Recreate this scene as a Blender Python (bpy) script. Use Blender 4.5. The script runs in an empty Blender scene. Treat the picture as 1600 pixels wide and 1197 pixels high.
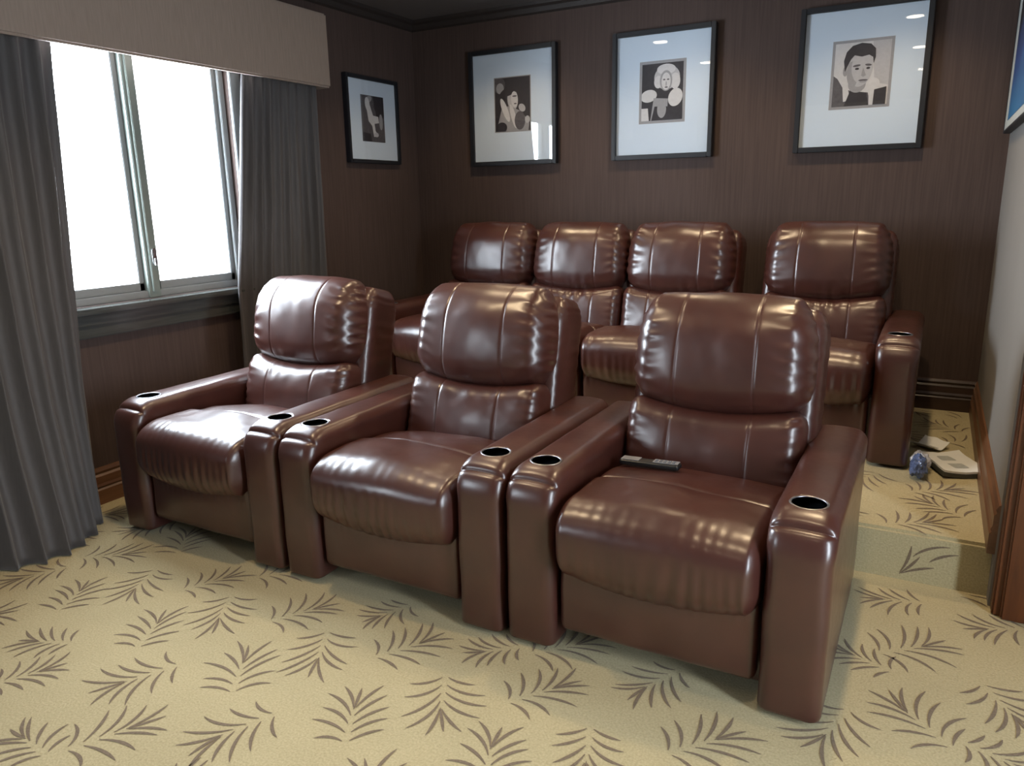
import bpy, bmesh, math, random
from mathutils import Vector, Matrix, noise

random.seed(7)
SC = bpy.context.scene
COL = SC.collection
R = math.radians

# ------------------------------------------------------------------ materials
def mat(name):
    m = bpy.data.materials.new(name); m.use_nodes = True
    nt = m.node_tree
    b = nt.nodes['Principled BSDF']
    return m, nt, b

def N(nt, t, **kw):
    n = nt.nodes.new(t)
    for k, v in kw.items():
        if k in n.inputs: n.inputs[k].default_value = v
        else: setattr(n, k, v)
    return n

def plain(name, col, rough=.6, metal=0., spec=.5, var=.0, scale=30., bump=0.):
    m, nt, b = mat(name)
    b.inputs['Base Color'].default_value = (*col, 1)
    b.inputs['Roughness'].default_value = rough
    b.inputs['Metallic'].default_value = metal
    b.inputs['Specular IOR Level'].default_value = spec
    if var or bump:
        tc = N(nt, 'ShaderNodeTexCoord')
        nz = N(nt, 'ShaderNodeTexNoise', Scale=scale, Detail=4.)
        nt.links.new(tc.outputs['Object'], nz.inputs['Vector'])
        if var:
            mx = N(nt, 'ShaderNodeMixRGB')
            mx.inputs['Color1'].default_value = (*[c*(1-var) for c in col], 1)
            mx.inputs['Color2'].default_value = (*[min(1, c*(1+var)) for c in col], 1)
            nt.links.new(nz.outputs['Fac'], mx.inputs['Fac'])
            nt.links.new(mx.outputs['Color'], b.inputs['Base Color'])
        if bump:
            bp = N(nt, 'ShaderNodeBump', Strength=bump, Distance=.002)
            nt.links.new(nz.outputs['Fac'], bp.inputs['Height'])
            nt.links.new(bp.outputs['Normal'], b.inputs['Normal'])
    return m

def leather(name, c1, c2, rough=.33):
    m, nt, b = mat(name)
    tc = N(nt, 'ShaderNodeTexCoord')
    n1 = N(nt, 'ShaderNodeTexNoise', Scale=6., Detail=5.)
    n2 = N(nt, 'ShaderNodeTexNoise', Scale=38., Detail=3.)
    vo = N(nt, 'ShaderNodeTexVoronoi', Scale=210.)
    L = nt.links.new
    for n in (n1, n2, vo): L(tc.outputs['Object'], n.inputs['Vector'])
    rp = N(nt, 'ShaderNodeValToRGB')
    rp.color_ramp.elements[0].position = .3; rp.color_ramp.elements[0].color = (*c1, 1)
    rp.color_ramp.elements[1].position = .7; rp.color_ramp.elements[1].color = (*c2, 1)
    L(n1.outputs['Fac'], rp.inputs['Fac']); L(rp.outputs['Color'], b.inputs['Base Color'])
    mr = N(nt, 'ShaderNodeMapRange'); mr.inputs['To Min'].default_value = rough-.05; mr.inputs['To Max'].default_value = rough+.08
    b.inputs['Coat Weight'].default_value = .45; b.inputs['Coat Roughness'].default_value = .26
    L(n2.outputs['Fac'], mr.inputs['Value']); L(mr.outputs['Result'], b.inputs['Roughness'])
    b1 = N(nt, 'ShaderNodeBump', Strength=.10, Distance=.003)
    b2 = N(nt, 'ShaderNodeBump', Strength=.06, Distance=.001)
    L(n2.outputs['Fac'], b1.inputs['Height']); L(vo.outputs['Distance'], b2.inputs['Height'])
    L(b1.outputs['Normal'], b2.inputs['Normal']); L(b2.outputs['Normal'], b.inputs['Normal'])
    b.inputs['Specular IOR Level'].default_value = .62
    return m

def wood(name, c1, c2, rough=.35, axis='Z'):
    m, nt, b = mat(name)
    L = nt.links.new
    tc = N(nt, 'ShaderNodeTexCoord'); mp = N(nt, 'ShaderNodeMapping')
    s = {'X': (1.2, 14, 14), 'Y': (14, 1.2, 14), 'Z': (14, 14, 1.2)}[axis]
    mp.inputs['Scale'].default_value = s
    nz = N(nt, 'ShaderNodeTexNoise', Scale=2.2, Detail=6., Distortion=.8)
    L(tc.outputs['Object'], mp.inputs['Vector']); L(mp.outputs['Vector'], nz.inputs['Vector'])
    rp = N(nt, 'ShaderNodeValToRGB')
    rp.color_ramp.elements[0].position = .32; rp.color_ramp.elements[0].color = (*c1, 1)
    rp.color_ramp.elements[1].position = .68; rp.color_ramp.elements[1].color = (*c2, 1)
    L(nz.outputs['Fac'], rp.inputs['Fac']); L(rp.outputs['Color'], b.inputs['Base Color'])
    b.inputs['Roughness'].default_value = rough
    return m

def wallcloth(name, c1, c2):
    m, nt, b = mat(name)
    L = nt.links.new
    tc = N(nt, 'ShaderNodeTexCoord'); mp = N(nt, 'ShaderNodeMapping')
    mp.inputs['Scale'].default_value = (1, 1, .03)
    nz = N(nt, 'ShaderNodeTexNoise', Scale=95., Detail=3.)
    n2 = N(nt, 'ShaderNodeTexNoise', Scale=2.5, Detail=2.)
    L(tc.outputs['Object'], mp.inputs['Vector']); L(mp.outputs['Vector'], nz.inputs['Vector'])
    L(tc.outputs['Object'], n2.inputs['Vector'])
    ad = N(nt, 'ShaderNodeMath', operation='MULTIPLY_ADD'); ad.inputs[1].default_value = .3
    L(n2.outputs['Fac'], ad.inputs[0]); L(nz.outputs['Fac'], ad.inputs[2])
    rp = N(nt, 'ShaderNodeValToRGB')
    rp.color_ramp.elements[0].position = .45; rp.color_ramp.elements[0].color = (*c1, 1)
    rp.color_ramp.elements[1].position = .85; rp.color_ramp.elements[1].color = (*c2, 1)
    L(ad.outputs[0], rp.inputs['Fac']); L(rp.outputs['Color'], b.inputs['Base Color'])
    b.inputs['Roughness'].default_value = .75
    b.inputs['Specular IOR Level'].default_value = .25
    bp = N(nt, 'ShaderNodeBump', Strength=.2, Distance=.001)
    L(nz.outputs['Fac'], bp.inputs['Height']); L(bp.outputs['Normal'], b.inputs['Normal'])
    return m

def carpet(name, c1, c2):
    m, nt, b = mat(name)
    L = nt.links.new
    tc = N(nt, 'ShaderNodeTexCoord')
    nz = N(nt, 'ShaderNodeTexNoise', Scale=160., Detail=3.)
    n2 = N(nt, 'ShaderNodeTexNoise', Scale=3., Detail=3.)
    L(tc.outputs['Object'], nz.inputs['Vector']); L(tc.outputs['Object'], n2.inputs['Vector'])
    ad = N(nt, 'ShaderNodeMath', operation='MULTIPLY_ADD'); ad.inputs[1].default_value = .35
    L(n2.outputs['Fac'], ad.inputs[0]); L(nz.outputs['Fac'], ad.inputs[2])
    rp = N(nt, 'ShaderNodeValToRGB')
    rp.color_ramp.elements[0].position = .4; rp.color_ramp.elements[0].color = (*c1, 1)
    rp.color_ramp.elements[1].position = .95; rp.color_ramp.elements[1].color = (*c2, 1)
    L(ad.outputs[0], rp.inputs['Fac']); L(rp.outputs['Color'], b.inputs['Base Color'])
    b.inputs['Roughness'].default_value = .95
    b.inputs['Specular IOR Level'].default_value = .1
    b.inputs['Sheen Weight'].default_value = .15
    bp = N(nt, 'ShaderNodeBump', Strength=.5, Distance=.004)
    L(nz.outputs['Fac'], bp.inputs['Height']); L(bp.outputs['Normal'], b.inputs['Normal'])
    return m

def cloth(name, col, trans=.15, sheen=.3):
    m, nt, b = mat(name)
    L = nt.links.new
    tc = N(nt, 'ShaderNodeTexCoord'); mp = N(nt, 'ShaderNodeMapping')
    mp.inputs['Scale'].default_value = (1, 1, .08)
    nz = N(nt, 'ShaderNodeTexNoise', Scale=120., Detail=3.)
    L(tc.outputs['Object'], mp.inputs['Vector']); L(mp.outputs['Vector'], nz.inputs['Vector'])
    mx = N(nt, 'ShaderNodeMixRGB')
    mx.inputs['Color1'].default_value = (*[c*.8 for c in col], 1); mx.inputs['Color2'].default_value = (*[c*1.2 for c in col], 1)
    L(nz.outputs['Fac'], mx.inputs['Fac']); L(mx.outputs['Color'], b.inputs['Base Color'])
    b.inputs['Roughness'].default_value = .6
    b.inputs['Sheen Weight'].default_value = sheen
    tr = N(nt, 'ShaderNodeBsdfTranslucent'); tr.inputs['Color'].default_value = (*col, 1)
    ms = N(nt, 'ShaderNodeMixShader'); ms.inputs['Fac'].default_value = trans
    L(b.outputs[0], ms.inputs[1]); L(tr.outputs[0], ms.inputs[2])
    L(ms.outputs[0], nt.nodes['Material Output'].inputs['Surface'])
    return m

def glass(name, tint=(1, 1, 1)):
    m, nt, b = mat(name)
    L = nt.links.new
    nt.nodes.remove(b)
    t = N(nt, 'ShaderNodeBsdfTransparent'); t.inputs['Color'].default_value = (*tint, 1)
    g = N(nt, 'ShaderNodeBsdfGlossy'); g.inputs['Roughness'].default_value = .02
    lw = N(nt, 'ShaderNodeLayerWeight'); lw.inputs['Blend'].default_value = .5
    pw = N(nt, 'ShaderNodeMath', operation='POWER'); pw.inputs[1].default_value = 5.
    f = N(nt, 'ShaderNodeMath', operation='MULTIPLY_ADD'); f.inputs[1].default_value = .95; f.inputs[2].default_value = .04
    L(lw.outputs['Facing'], pw.inputs[0]); L(pw.outputs[0], f.inputs[0])
    ms = N(nt, 'ShaderNodeMixShader')
    L(f.outputs[0], ms.inputs['Fac']); L(t.outputs[0], ms.inputs[1]); L(g.outputs[0], ms.inputs[2])
    L(ms.outputs[0], nt.nodes['Material Output'].inputs['Surface'])
    return m

def emit(name, col, s):
    m, nt, b = mat(name)
    b.inputs['Base Color'].default_value = (*col, 1)
    b.inputs['Emission Color'].default_value = (*col, 1)
    b.inputs['Emission Strength'].default_value = s
    return m

M = {
 'leather': leather('brown_leather', (.045, .0128, .0095), (.067, .0205, .0140)),
 'wall': wallcloth('brown_wallcloth', (.068, .046, .040), (.088, .060, .052)),
 'beige': plain('beige_plaster', (.215, .20, .185), .8, var=.06, scale=4, bump=.05),
 'ceil': plain('charcoal_ceiling_paint', (.115, .105, .105), .85, var=.05),
 'carpet': carpet('beige_carpet', (.38, .325, .185), (.54, .47, .285)),
 'frond': carpet('brown_frond_pile', (.15, .115, .08), (.23, .175, .12)),
 'dwood': wood('dark_wood', (.030, .012, .008), (.075, .030, .018), .35, 'Y'),
 'dwoodx': wood('dark_wood_x', (.022, .012, .010), (.050, .026, .020), .3, 'X'),
 'crown': plain('dark_brown_crown_paint', (.030, .023, .021), .6),
 'cwood': wood('cherry_wood', (.065, .019, .007), (.13, .038, .011), .32, 'Z'),
 'cwood_y': wood('cherry_wood_y', (.115, .052, .024), (.19, .088, .042), .4, 'Y'),
 'sillwood': wood('grey_green_sill_paint', (.050, .055, .052), (.075, .08, .076), .16, 'Y'),
 'sash': plain('off_white_sash_paint', (.24, .25, .25), .4, var=.05),
 'mull': plain('grey_mullion_paint', (.20, .23, .21), .35, var=.08),
 'chrome': plain('polished_chrome', (.75, .75, .76), .15, 1.),
 'rim': plain('brushed_steel_rim', (.40, .41, .44), .35, 1.),
 'blackp': plain('black_plastic', (.012, .013, .015), .3),
 'steel': plain('silver_plastic', (.45, .46, .5), .3, .6),
 'button': plain('grey_rubber_button', (.16, .17, .19), .6),
 'curtain': cloth('taupe_curtain_cloth', (.082, .076, .078), .15, .25),
 'valance': cloth('warm_grey_valance_cloth', (.29, .225, .185), .0, .1),
 'frame': plain('black_frame_lacquer', (.010, .011, .015), .5, var=.1),
 'mat': plain('white_mat_board', (.60, .70, .82), .8, var=.02, scale=60),
 'glass': glass('clear_glass'),
 'grey': plain('print_mid_grey', (.30, .30, .32), .6, var=.15, scale=90),
 'pale': plain('print_pale_grey', (.58, .58, .60), .6, var=.12, scale=70),
 'lgrey': plain('print_light_grey', (.44, .44, .47), .6, var=.12, scale=80),
 'black': plain('print_black', (.025, .022, .028), .6, var=.4, scale=60),
 'dgrey': plain('print_dark_grey', (.09, .085, .095), .6, var=.4, scale=70),
 'paper': plain('white_paper', (.78, .79, .76), .6, var=.04, scale=40),
 'papergrey': plain('grey_printed_paper', (.42, .44, .42), .6, var=.3, scale=60),
 'bookback': plain('dark_olive_cover', (.055, .055, .045), .45, var=.2),
 'bluefilm': plain('blue_plastic_film', (.10, .145, .30), .25, var=.6, scale=40),
 'whitefilm': plain('white_plastic_film', (.55, .58, .68), .25, var=.2, scale=40),
 'lampglow': emit('lamp_glow', (1., .86, .68), 30.),
 'lamptrim': plain('white_lamp_trim', (.7, .68, .64), .5),
 'whitewall': plain('cream_far_wall', (.40, .36, .30), .85, var=.05, scale=3),
}
# poster: blue sky fading to dark at the top is printed on it
m, nt, b = mat('blue_poster_print')
tc = N(nt, 'ShaderNodeTexCoord'); sx = N(nt, 'ShaderNodeSeparateXYZ'); rp = N(nt, 'ShaderNodeValToRGB')
nz = N(nt, 'ShaderNodeTexNoise', Scale=5.); ma = N(nt, 'ShaderNodeMath', operation='MULTIPLY_ADD'); ma.inputs[1].default_value = .25
nt.links.new(tc.outputs['Object'], sx.inputs[0]); nt.links.new(tc.outputs['Object'], nz.inputs['Vector'])
nt.links.new(nz.outputs['Fac'], ma.inputs[0]); nt.links.new(sx.outputs['Z'], ma.inputs[2])
nt.links.new(ma.outputs[0], rp.inputs['Fac']); nt.links.new(rp.outputs['Color'], b.inputs['Base Color'])
e = rp.color_ramp.elements
e[0].position = .10; e[0].color = (.025, .15, .31, 1)
e[1].position = .42; e[1].color = (.012, .035, .14, 1)
k = e.new(.62); k.color = (.01, .010, .012, 1)
b.inputs['Roughness'].default_value = .5
M['poster'] = m

# ------------------------------------------------------------------ helpers
def link(name, me, m, parent=None, loc=None):
    o = bpy.data.objects.new(name, me); COL.objects.link(o)
    if m is not None:
        for x in (m if isinstance(m, (list, tuple)) else [m]): me.materials.append(x)
    if parent: o.parent = parent
    if loc: o.location = loc
    return o

def from_bm(name, bm, m, parent=None, smooth=False, loc=None):
    bmesh.ops.recalc_face_normals(bm, faces=bm.faces)
    me = bpy.data.meshes.new(name); bm.to_mesh(me); bm.free()
    if smooth: me.polygons.foreach_set('use_smooth', [True]*len(me.polygons))
    return link(name, me, m, parent, loc)

def tag(o, label, cat, group=None):
    o['label'] = label; o['category'] = cat
    if group: o['group'] = group
    return o

def empty(name, loc=(0, 0, 0), rz=0):
    o = bpy.data.objects.new(name, None); COL.objects.link(o)
    o.empty_display_size = .1
    o.location = loc; o.rotation_euler = (0, 0, rz); return o

def struct(o): o['kind'] = 'structure'; return o

def box(bm, a, b, bev=0., mi=0):
    a = Vector(a); b = Vector(b)
    r = bmesh.ops.create_cube(bm, size=1)
    for v in r['verts']:
        v.co = Vector(((a[i]+b[i])/2 + v.co[i]*(b[i]-a[i]) for i in range(3)))
    fs = {f for v in r['verts'] for f in v.link_faces}
    if bev:
        es = {e for v in r['verts'] for e in v.link_edges}
        q = bmesh.ops.bevel(bm, geom=list(es), offset=bev, segments=2, affect='EDGES')
        fs = set(q['faces']) | {f for f in fs if f.is_valid}
    for f in fs: f.material_index = mi

def boxes(name, lst, m, parent=None, bev=0., **kw):
    bm = bmesh.new()
    for q in lst: box(bm, q[0], q[1], bev, q[2] if len(q) > 2 else 0)
    return from_bm(name, bm, m, parent, **kw)

def sstep(a, b, x):
    t = max(0., min(1., (x-a)/(b-a))); return t*t*(3-2*t)

def lines(n, extra=(), s=1.):
    """grid lines in [-1,1], denser near the ends, plus extra lines (in metres / s)"""
    L = [math.sin((i/n*2-1)*math.pi/2)*.45 + (i/n*2-1)*.55 for i in range(n+1)]
    ex = [e/s for e in extra]
    L = [l for l in L if all(abs(l-e) > .35*2/n*.5 for e in ex) or abs(l) == 1]
    return sorted(L+ex)

def rbox(half, rad, grid, fn=None, rneg=None, bm=None, centre=(0, 0, 0)):
    """rounded box from gridded faces; rad = (rx,ry,rz), elliptical corner radii"""
    own = bm is None
    if own: bm = bmesh.new()
    hx = Vector(half); r = Vector(rad); rn = Vector(rneg or rad)
    verts = {}
    def P(q):
        p = Vector((q[0]*hx[0], q[1]*hx[1], q[2]*hx[2]))
        c = p.copy(); d = Vector()
        for i in range(3):
            rr = r[i] if p[i] > 0 else rn[i]
            lim = hx[i]-rr
            if p[i] > lim: c[i] = lim; d[i] = (p[i]-lim)/rr
            elif p[i] < -lim: c[i] = -lim; d[i] = (p[i]+lim)/rr
        l = d.length
        if l > 1e-9:
            mx = max(abs(d[0]), abs(d[1]), abs(d[2]))
            d = d/l*mx
            for i in range(3): p[i] = c[i]+d[i]*(r[i] if d[i] > 0 else rn[i])
        if fn: p = Vector(fn(p.x, p.y, p.z))
        return p+Vector(centre)
    def V(q):
        k = (round(q[0], 5), round(q[1], 5), round(q[2], 5))
        if k not in verts: verts[k] = bm.verts.new(P(q))
        return verts[k]
    X, Y, Z = grid
    for ax in range(3):
        A, B = [(Y, Z), (X, Z), (X, Y)][ax]
        for s in (-1., 1.):
            for i in range(len(A)-1):
                for j in range(len(B)-1):
                    cs = []
                    for (u, v) in ((A[i], B[j]), (A[i+1], B[j]), (A[i+1], B[j+1]), (A[i], B[j+1])):
                        q = [(s, u, v), (u, s, v), (u, v, s)][ax]; cs.append(V(q))
                    try: bm.faces.new(cs if s > 0 else cs[::-1])
                    except ValueError: pass
    return bm

def tube_ring(bm, c, r, t, seg=32, ts=8):
    rings = []
    for i in range(seg):
        a = 2*math.pi*i/seg; ring = []
        for j in range(ts):
            q = 2*math.pi*j/ts
            rr = r+t*math.cos(q)
            ring.append(bm.verts.new((c[0]+rr*math.cos(a), c[1]+rr*math.sin(a), c[2]+t*.8*math.sin(q))))
        rings.append(ring)
    for i in range(seg):
        for j in range(ts):
            bm.faces.new((rings[i][j], rings[(i+1) % seg][j], rings[(i+1) % seg][(j+1) % ts], rings[i][(j+1) % ts]))

def lathe(bm, prof, c, seg=32, mi=0):
    rings = [[bm.verts.new((c[0]+r*math.cos(2*math.pi*i/seg), c[1]+r*math.sin(2*math.pi*i/seg), c[2]+z)) for i in range(seg)] for r, z in prof]
    for a, b in zip(rings, rings[1:]):
        for i in range(seg):
            f = bm.faces.new((a[i], a[(i+1) % seg], b[(i+1) % seg], b[i])); f.material_index = mi
    for rg in (rings[0], rings[-1]):
        f = bm.faces.new(rg); f.material_index = mi

def copy_tree(o, parent=None):
    c = o.copy(); COL.objects.link(c)
    if parent: c.parent = parent
    for ch in list(o.children): copy_tree(ch, c)
    return c

# ------------------------------------------------------------------ room sizes
XL, XR, YB, ZC = -.376, 3.268, 2.84, 2.587
RZ, RY = .189, 1.0            # raised floor of the second row
XF, YF = 4.6, -4.6            # far side wall and the wall behind the viewer
WY0, WY1, WZ0, WZ1 = .0, 1.15, .93, 2.16

# walls
UZ1 = 1.85; UY0, UY1 = -3.35, -2.5      # unseen window added further along the same wall for cool fill light
struct(boxes('wall_left', [((XL-.14, YF, 0), (XL, UY0, ZC)), ((XL-.14, UY1, 0), (XL, WY0, ZC)),
      ((XL-.14, UY0, 0), (XL, UY1, WZ0)), ((XL-.14, UY0, UZ1), (XL, UY1, ZC)), ((XL-.14, WY1, 0), (XL, YB+.1, ZC)),
      ((XL-.14, WY0, 0), (XL, WY1, WZ0)), ((XL-.14, WY0, WZ1), (XL, WY1, ZC))], M['wall']))
struct(boxes('wall_back', [((XL-.14, YB, 0), (XF+.1, YB+.12, ZC))], M['wall']))
struct(boxes('wall_right', [((XR, .93, 0), (XR+.14, YB, ZC))], M['beige']))
struct(boxes('wall_return', [((XR+.14, .93, 0), (XF, 1.03, ZC))], M['beige']))
DY0, DY1, DZ = -1.16, -.60, 2.1     # opening for the added fill-light door in the far side wall
struct(boxes('wall_far_right', [((XF, YF, 0), (XF+.12, DY0, ZC)), ((XF, DY1, 0), (XF+.12, 1.03, ZC)),
      ((XF, DY0, DZ), (XF+.12, DY1, ZC))], M['beige']))
struct(boxes('wall_front', [((XL-.14, YF-.12, 0), (XF+.12, YF, ZC))], M['whitewall']))
struct(boxes('ceiling', [((XL-.14, YF-.12, ZC), (XF+.12, YB+.12, ZC+.1))], M['ceil']))

# crown moulding
def sweep(name, prof, a, b, out, m, parent=None):
    """extrude a profile (out, z) from a to b; 'out' is the unit direction into the room"""
    bm = bmesh.new(); a = Vector(a); b = Vector(b); out = Vector(out)
    rows = [[bm.verts.new(p+out*u+Vector((0, 0, v))) for u, v in prof] for p in (a, b)]
    n = len(prof)
    for i in range(n):
        bm.faces.new((rows[0][i], rows[0][(i+1) % n], rows[1][(i+1) % n], rows[1][i]))
    bm.faces.new(rows[0]); bm.faces.new(rows[1])
    return from_bm(name, bm, m, parent)
crown = [(0, 0), (.055, 0), (.05, -.018), (.03, -.03), (.018, -.055), (0, -.065)]
struct(sweep('trim_1', crown, (XL, YF, ZC), (XL, YB, ZC), (1, 0, 0), M['crown']))
struct(sweep('trim_2', crown, (XL+.0, YB, ZC), (XR, YB, ZC), (0, -1, 0), M['crown']))
base = [(0, 0), (.024, 0), (.024, .07), (.017, .078), (.022, .088), (.017, .1), (.017, .135), (.009, .145), (.013, .158), (.006, .172), (0, .175)]
struct(sweep('baseboard_left', base, (XL, YF, 0), (XL, RY, 0), (1, 0, 0), M['cwood_y']))
struct(sweep('baseboard_left_raised', base, (XL, RY, RZ), (XL, YB, RZ), (1, 0, 0), M['dwood']))
struct(sweep('baseboard_back', base, (XL, YB, RZ), (XR, YB, RZ), (0, -1, 0), M['dwoodx']))
struct(sweep('baseboard_right', base, (XR, .93, RZ), (XR, YB, RZ), (-1, 0, 0), M['cwood_y']))

# cherry wood casing on the end of the right wall
struct(boxes('trim_3', [((XR+.006, .865, 0), (XR+.36, .93, 2.25)), ((XR+.03, .845, 0), (XR+.34, .865, 2.22)),
      ((XR+.07, .838, .25), (XR+.30, .85, 2.1))], M['cwood'], bev=.006))

# ------------------------------------------------------------------ carpeted floor with frond pattern
def stroke(bm, p0, d0, bend, L, w, z, frame, mi=1):
    """curved tapered leaflet lying on the carpet"""
    n = 7; p = Vector(p0); a = math.atan2(d0[1], d0[0]); pts = []
    for i in range(n+1):
        t = i/n
        wd = w*(math.sin(math.pi*min(1., .12+t*.88))**.8)*(.45+.75*t)
        if i == n: wd = w*.15
        pts.append((p.copy(), a, wd))
        p = p+Vector((math.cos(a), math.sin(a)))*L/n; a += bend/n
    prev = None
    for q, a, wd in pts:
        nx = Vector((-math.sin(a), math.cos(a)))
        row = [bm.verts.new(frame(q+nx*wd, z)), bm.verts.new(frame(q-nx*wd, z))]
        if prev:
            f = bm.faces.new((prev[0], prev[1], row[1], row[0])); f.material_index = mi
        prev = row

def frond(bm, B, T, frame, z, ok, rnd):
    B = Vector(B); T = Vector(T); d = T-B; L = d.length
    if L < .05: return
    if L > .25: T = B+d/L*.25; d = T-B; L = .25
    if L < .19: B = T-d/L*.19; d = T-B; L = .19
    a0 = math.atan2(d.y, d.x); u = d/L
    curl = rnd.uniform(-.25, .25)
    n = 5
    for i in range(n):
        t = i/(n-1)
        for s in (-1, 1):
            st = B+u*L*(.02+.56*t)
            ang = a0+curl*t+s*R(52-36*t+rnd.uniform(-4, 4))
            ln = L*(.30+.24*math.sin(math.pi*(.10+.62*t)))*rnd.uniform(.88, 1.12)
            st = st+Vector((math.cos(ang), math.sin(ang)))*.012
            en = st+Vector((math.cos(ang), math.sin(ang)))*ln
            if not (ok(st) and ok(en)): continue
            stroke(bm, st, (math.cos(ang), math.sin(ang)), s*(.95-.35*t)*rnd.uniform(.6, 1.25), ln, .0060, z, frame)
    st = B+u*L*.6
    if ok(st) and ok(st+u*L*.45): stroke(bm, st, (math.cos(a0+curl), math.sin(a0+curl)), rnd.uniform(-.3, .3), L*.40, .0060, z, frame)

FR = [(0.65,-0.66,0.49,-0.73),(1.08,-0.57,0.96,-0.8),(1.34,-0.6,1.19,-0.4),(0.89,-0.2,1.05,-0.46),(0.69,-0.26,0.8,-0.05),(0.88,-0.58,0.77,-0.37),(0.46,-0.19,0.58,-0.45),(1.13,-0.97,1.25,-0.75),(0.66,-0.91,0.76,-0.73),(1.11,-1.0,0.92,-0.98),(0.42,-0.56,0.32,-0.36),(1.52,-0.6,1.41,-0.82),(1.14,-0.27,1.27,-0.06),(1.36,-0.22,1.51,-0.46),(1.59,-0.27,1.73,-0.06),(1.77,-0.61,1.65,-0.41),(1.51,0.04,1.43,-0.13),(1.84,-0.24,1.96,-0.47),(2.06,-0.27,2.21,-0.08),(2.31,-0.25,2.38,-0.46),(2.17,-0.57,2.08,-0.37),(1.97,-0.01,1.83,-0.13),(2.45,0.1,2.35,-0.1),(2.52,-0.26,2.68,-0.08),(2.96,0.46,3.17,0.63),(3.16,0.09,2.98,0.26),(2.97,0.39,2.83,0.44),(2.91,0.14,2.84,-0.09),(3.23,0.43,3.34,0.24),(3.38,0.82,3.19,0.73),(3.21,0.12,3.36,0.08),(3.08,0.85,2.88,0.8)]
TR = [(2.93,1.03,3.13,1.16),(3.19,1.22,3.02,1.38),(3.0,1.42,3.2,1.55),(3.2,1.75,3.05,2.05)]

def scatter(bm, pre, x0, x1, y0, y1, frame, z, step=.29, rnd=None):
    ok = lambda p: x0+.01 < p.x < x1-.01 and y0+.01 < p.y < y1-.01
    mids = []
    for f in pre:
        frond(bm, f[:2], f[2:], frame, z, ok, rnd); mids.append(((f[0]+f[2])/2, (f[1]+f[3])/2))
    j = 0; y = y0
    while y < y1+.2:
        x = x0+(j % 2)*step*.5; i = 0
        while x < x1+.2:
            c = (x+rnd.uniform(-.02, .02), y+rnd.uniform(-.02, .02))
            if all((c[0]-m[0])**2+(c[1]-m[1])**2 > (step*.80)**2 for m in mids):
                a = [2.3, -1.0, .75, -2.2][(i+2*j) % 4]+rnd.uniform(-.25, .25)
                dx, dy = math.cos(a)*.125, math.sin(a)*.125
                frond(bm, (c[0]-dx, c[1]-dy), (c[0]+dx, c[1]+dy), frame, z, ok, rnd)
                mids.append(c)
            x += step; i += 1
        y += step*.86; j += 1

bm = bmesh.new(); box(bm, (XL-.14, YF-.12, -.12), (XF+.12, RY+.02, 0))
flat = lambda q, z: (q[0], q[1], z)
scatter(bm, FR, XL, 3.9, -2.2, RY, flat, .0012, rnd=random.Random(3))
struct(from_bm('floor', bm, [M['carpet'], M['frond']]))
bm = bmesh.new(); box(bm, (XL-.14, RY, -.12), (XR+.14, YB+.12, RZ), bev=0.012)
scatter(bm, TR, XL, XR, RY+.012, YB, lambda q, z: (q[0], q[1], RZ+z), .0012, rnd=random.Random(5))
scatter(bm, [], XL, XR, 0., RZ-.01, lambda q, z: (q[0], RY-z, q[1]), .0012, step=.24, rnd=random.Random(8))
struct(from_bm('floor_raised', bm, [M['carpet'], M['frond']]))

# ------------------------------------------------------------------ window
win = struct(empty('window_1', (XL, (WY0+WY1)/2, WZ0)))
def wchild(name, lst, m, parent=None, bev=.003):
    o = boxes(name, lst, m, None, bev=bev)
    o.parent = parent or win
    o.matrix_parent_inverse = Matrix.Translation(win.location).inverted()
    if parent: o.matrix_parent_inverse = Matrix.Identity(4)
    return o
def wsub(name, lst, m, par, bev=.003):
    o = boxes(name, lst, m, None, bev=bev); o.parent = par; return o
xf0, xf1 = XL-.11, XL-.03
fr = wchild('window_frame', [((xf0, WY0, WZ0), (xf1, WY0+.05, WZ1)), ((xf0, WY1-.035, WZ0), (xf1, WY1, WZ1)),
      ((xf0, WY0, WZ0), (xf1, WY1, WZ0+.035)), ((xf0, WY0, WZ1-.05), (xf1, WY1, WZ1))], M['sash'])
wchild('mullion', [((xf0, .548, WZ0), (xf1+.012, .612, WZ1)), ((xf1, .563, WZ0+.03), (xf1+.025, .597, WZ1-.04))], M['mull'])
xs0, xs1 = XL-.085, XL-.05
for (ya, yb) in ((WY0+.05, .548), (.612, WY1-.035)):
    za, zb = WZ0+.035, WZ1-.05
    s = wchild('sash', [((xs0, ya, za), (xs1, ya+.028, zb)), ((xs0, yb-.028, za), (xs1, yb, zb)),
              ((xs0, ya, za), (xs1, yb, za+.04)), ((xs0, ya, zb-.035), (xs1, yb, zb))], M['sash'])
    wsub('pane', [((xs0+.014, ya+.026, za+.036), (xs0+.02, yb-.026, zb-.03))], M['glass'], s, 0)
wchild('latch', [((xf1+.02, .570, 1.10), (xf1+.04, .592, 1.17)), ((xf1+.035, .574, 1.09), (xf1+.05, .588, 1.125))], M['chrome'])
wchild('sill', [((XL-.03, -.34, WZ0-.03), (XL+.080, WY1+.0, WZ0-.002))], M['sillwood'], bev=.008)
wchild('apron', [((XL, -.3, WZ0-.085), (XL+.042, WY1-.02, WZ0-.03)), ((XL, -.3, WZ0-.125), (XL+.028, WY1-.03, WZ0-.08)),
                 ((XL, -.3, WZ0-.14), (XL+.036, WY1-.03, WZ0-.118))], M['sillwood'], bev=.006)
wchild('casing', [((XL, WY1, WZ0-.03), (XL+.02, WY1+.07, WZ1)), ((XL, WY0-.09, WZ0-.03), (XL+.02, WY0, WZ1))], M['sash'])

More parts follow.
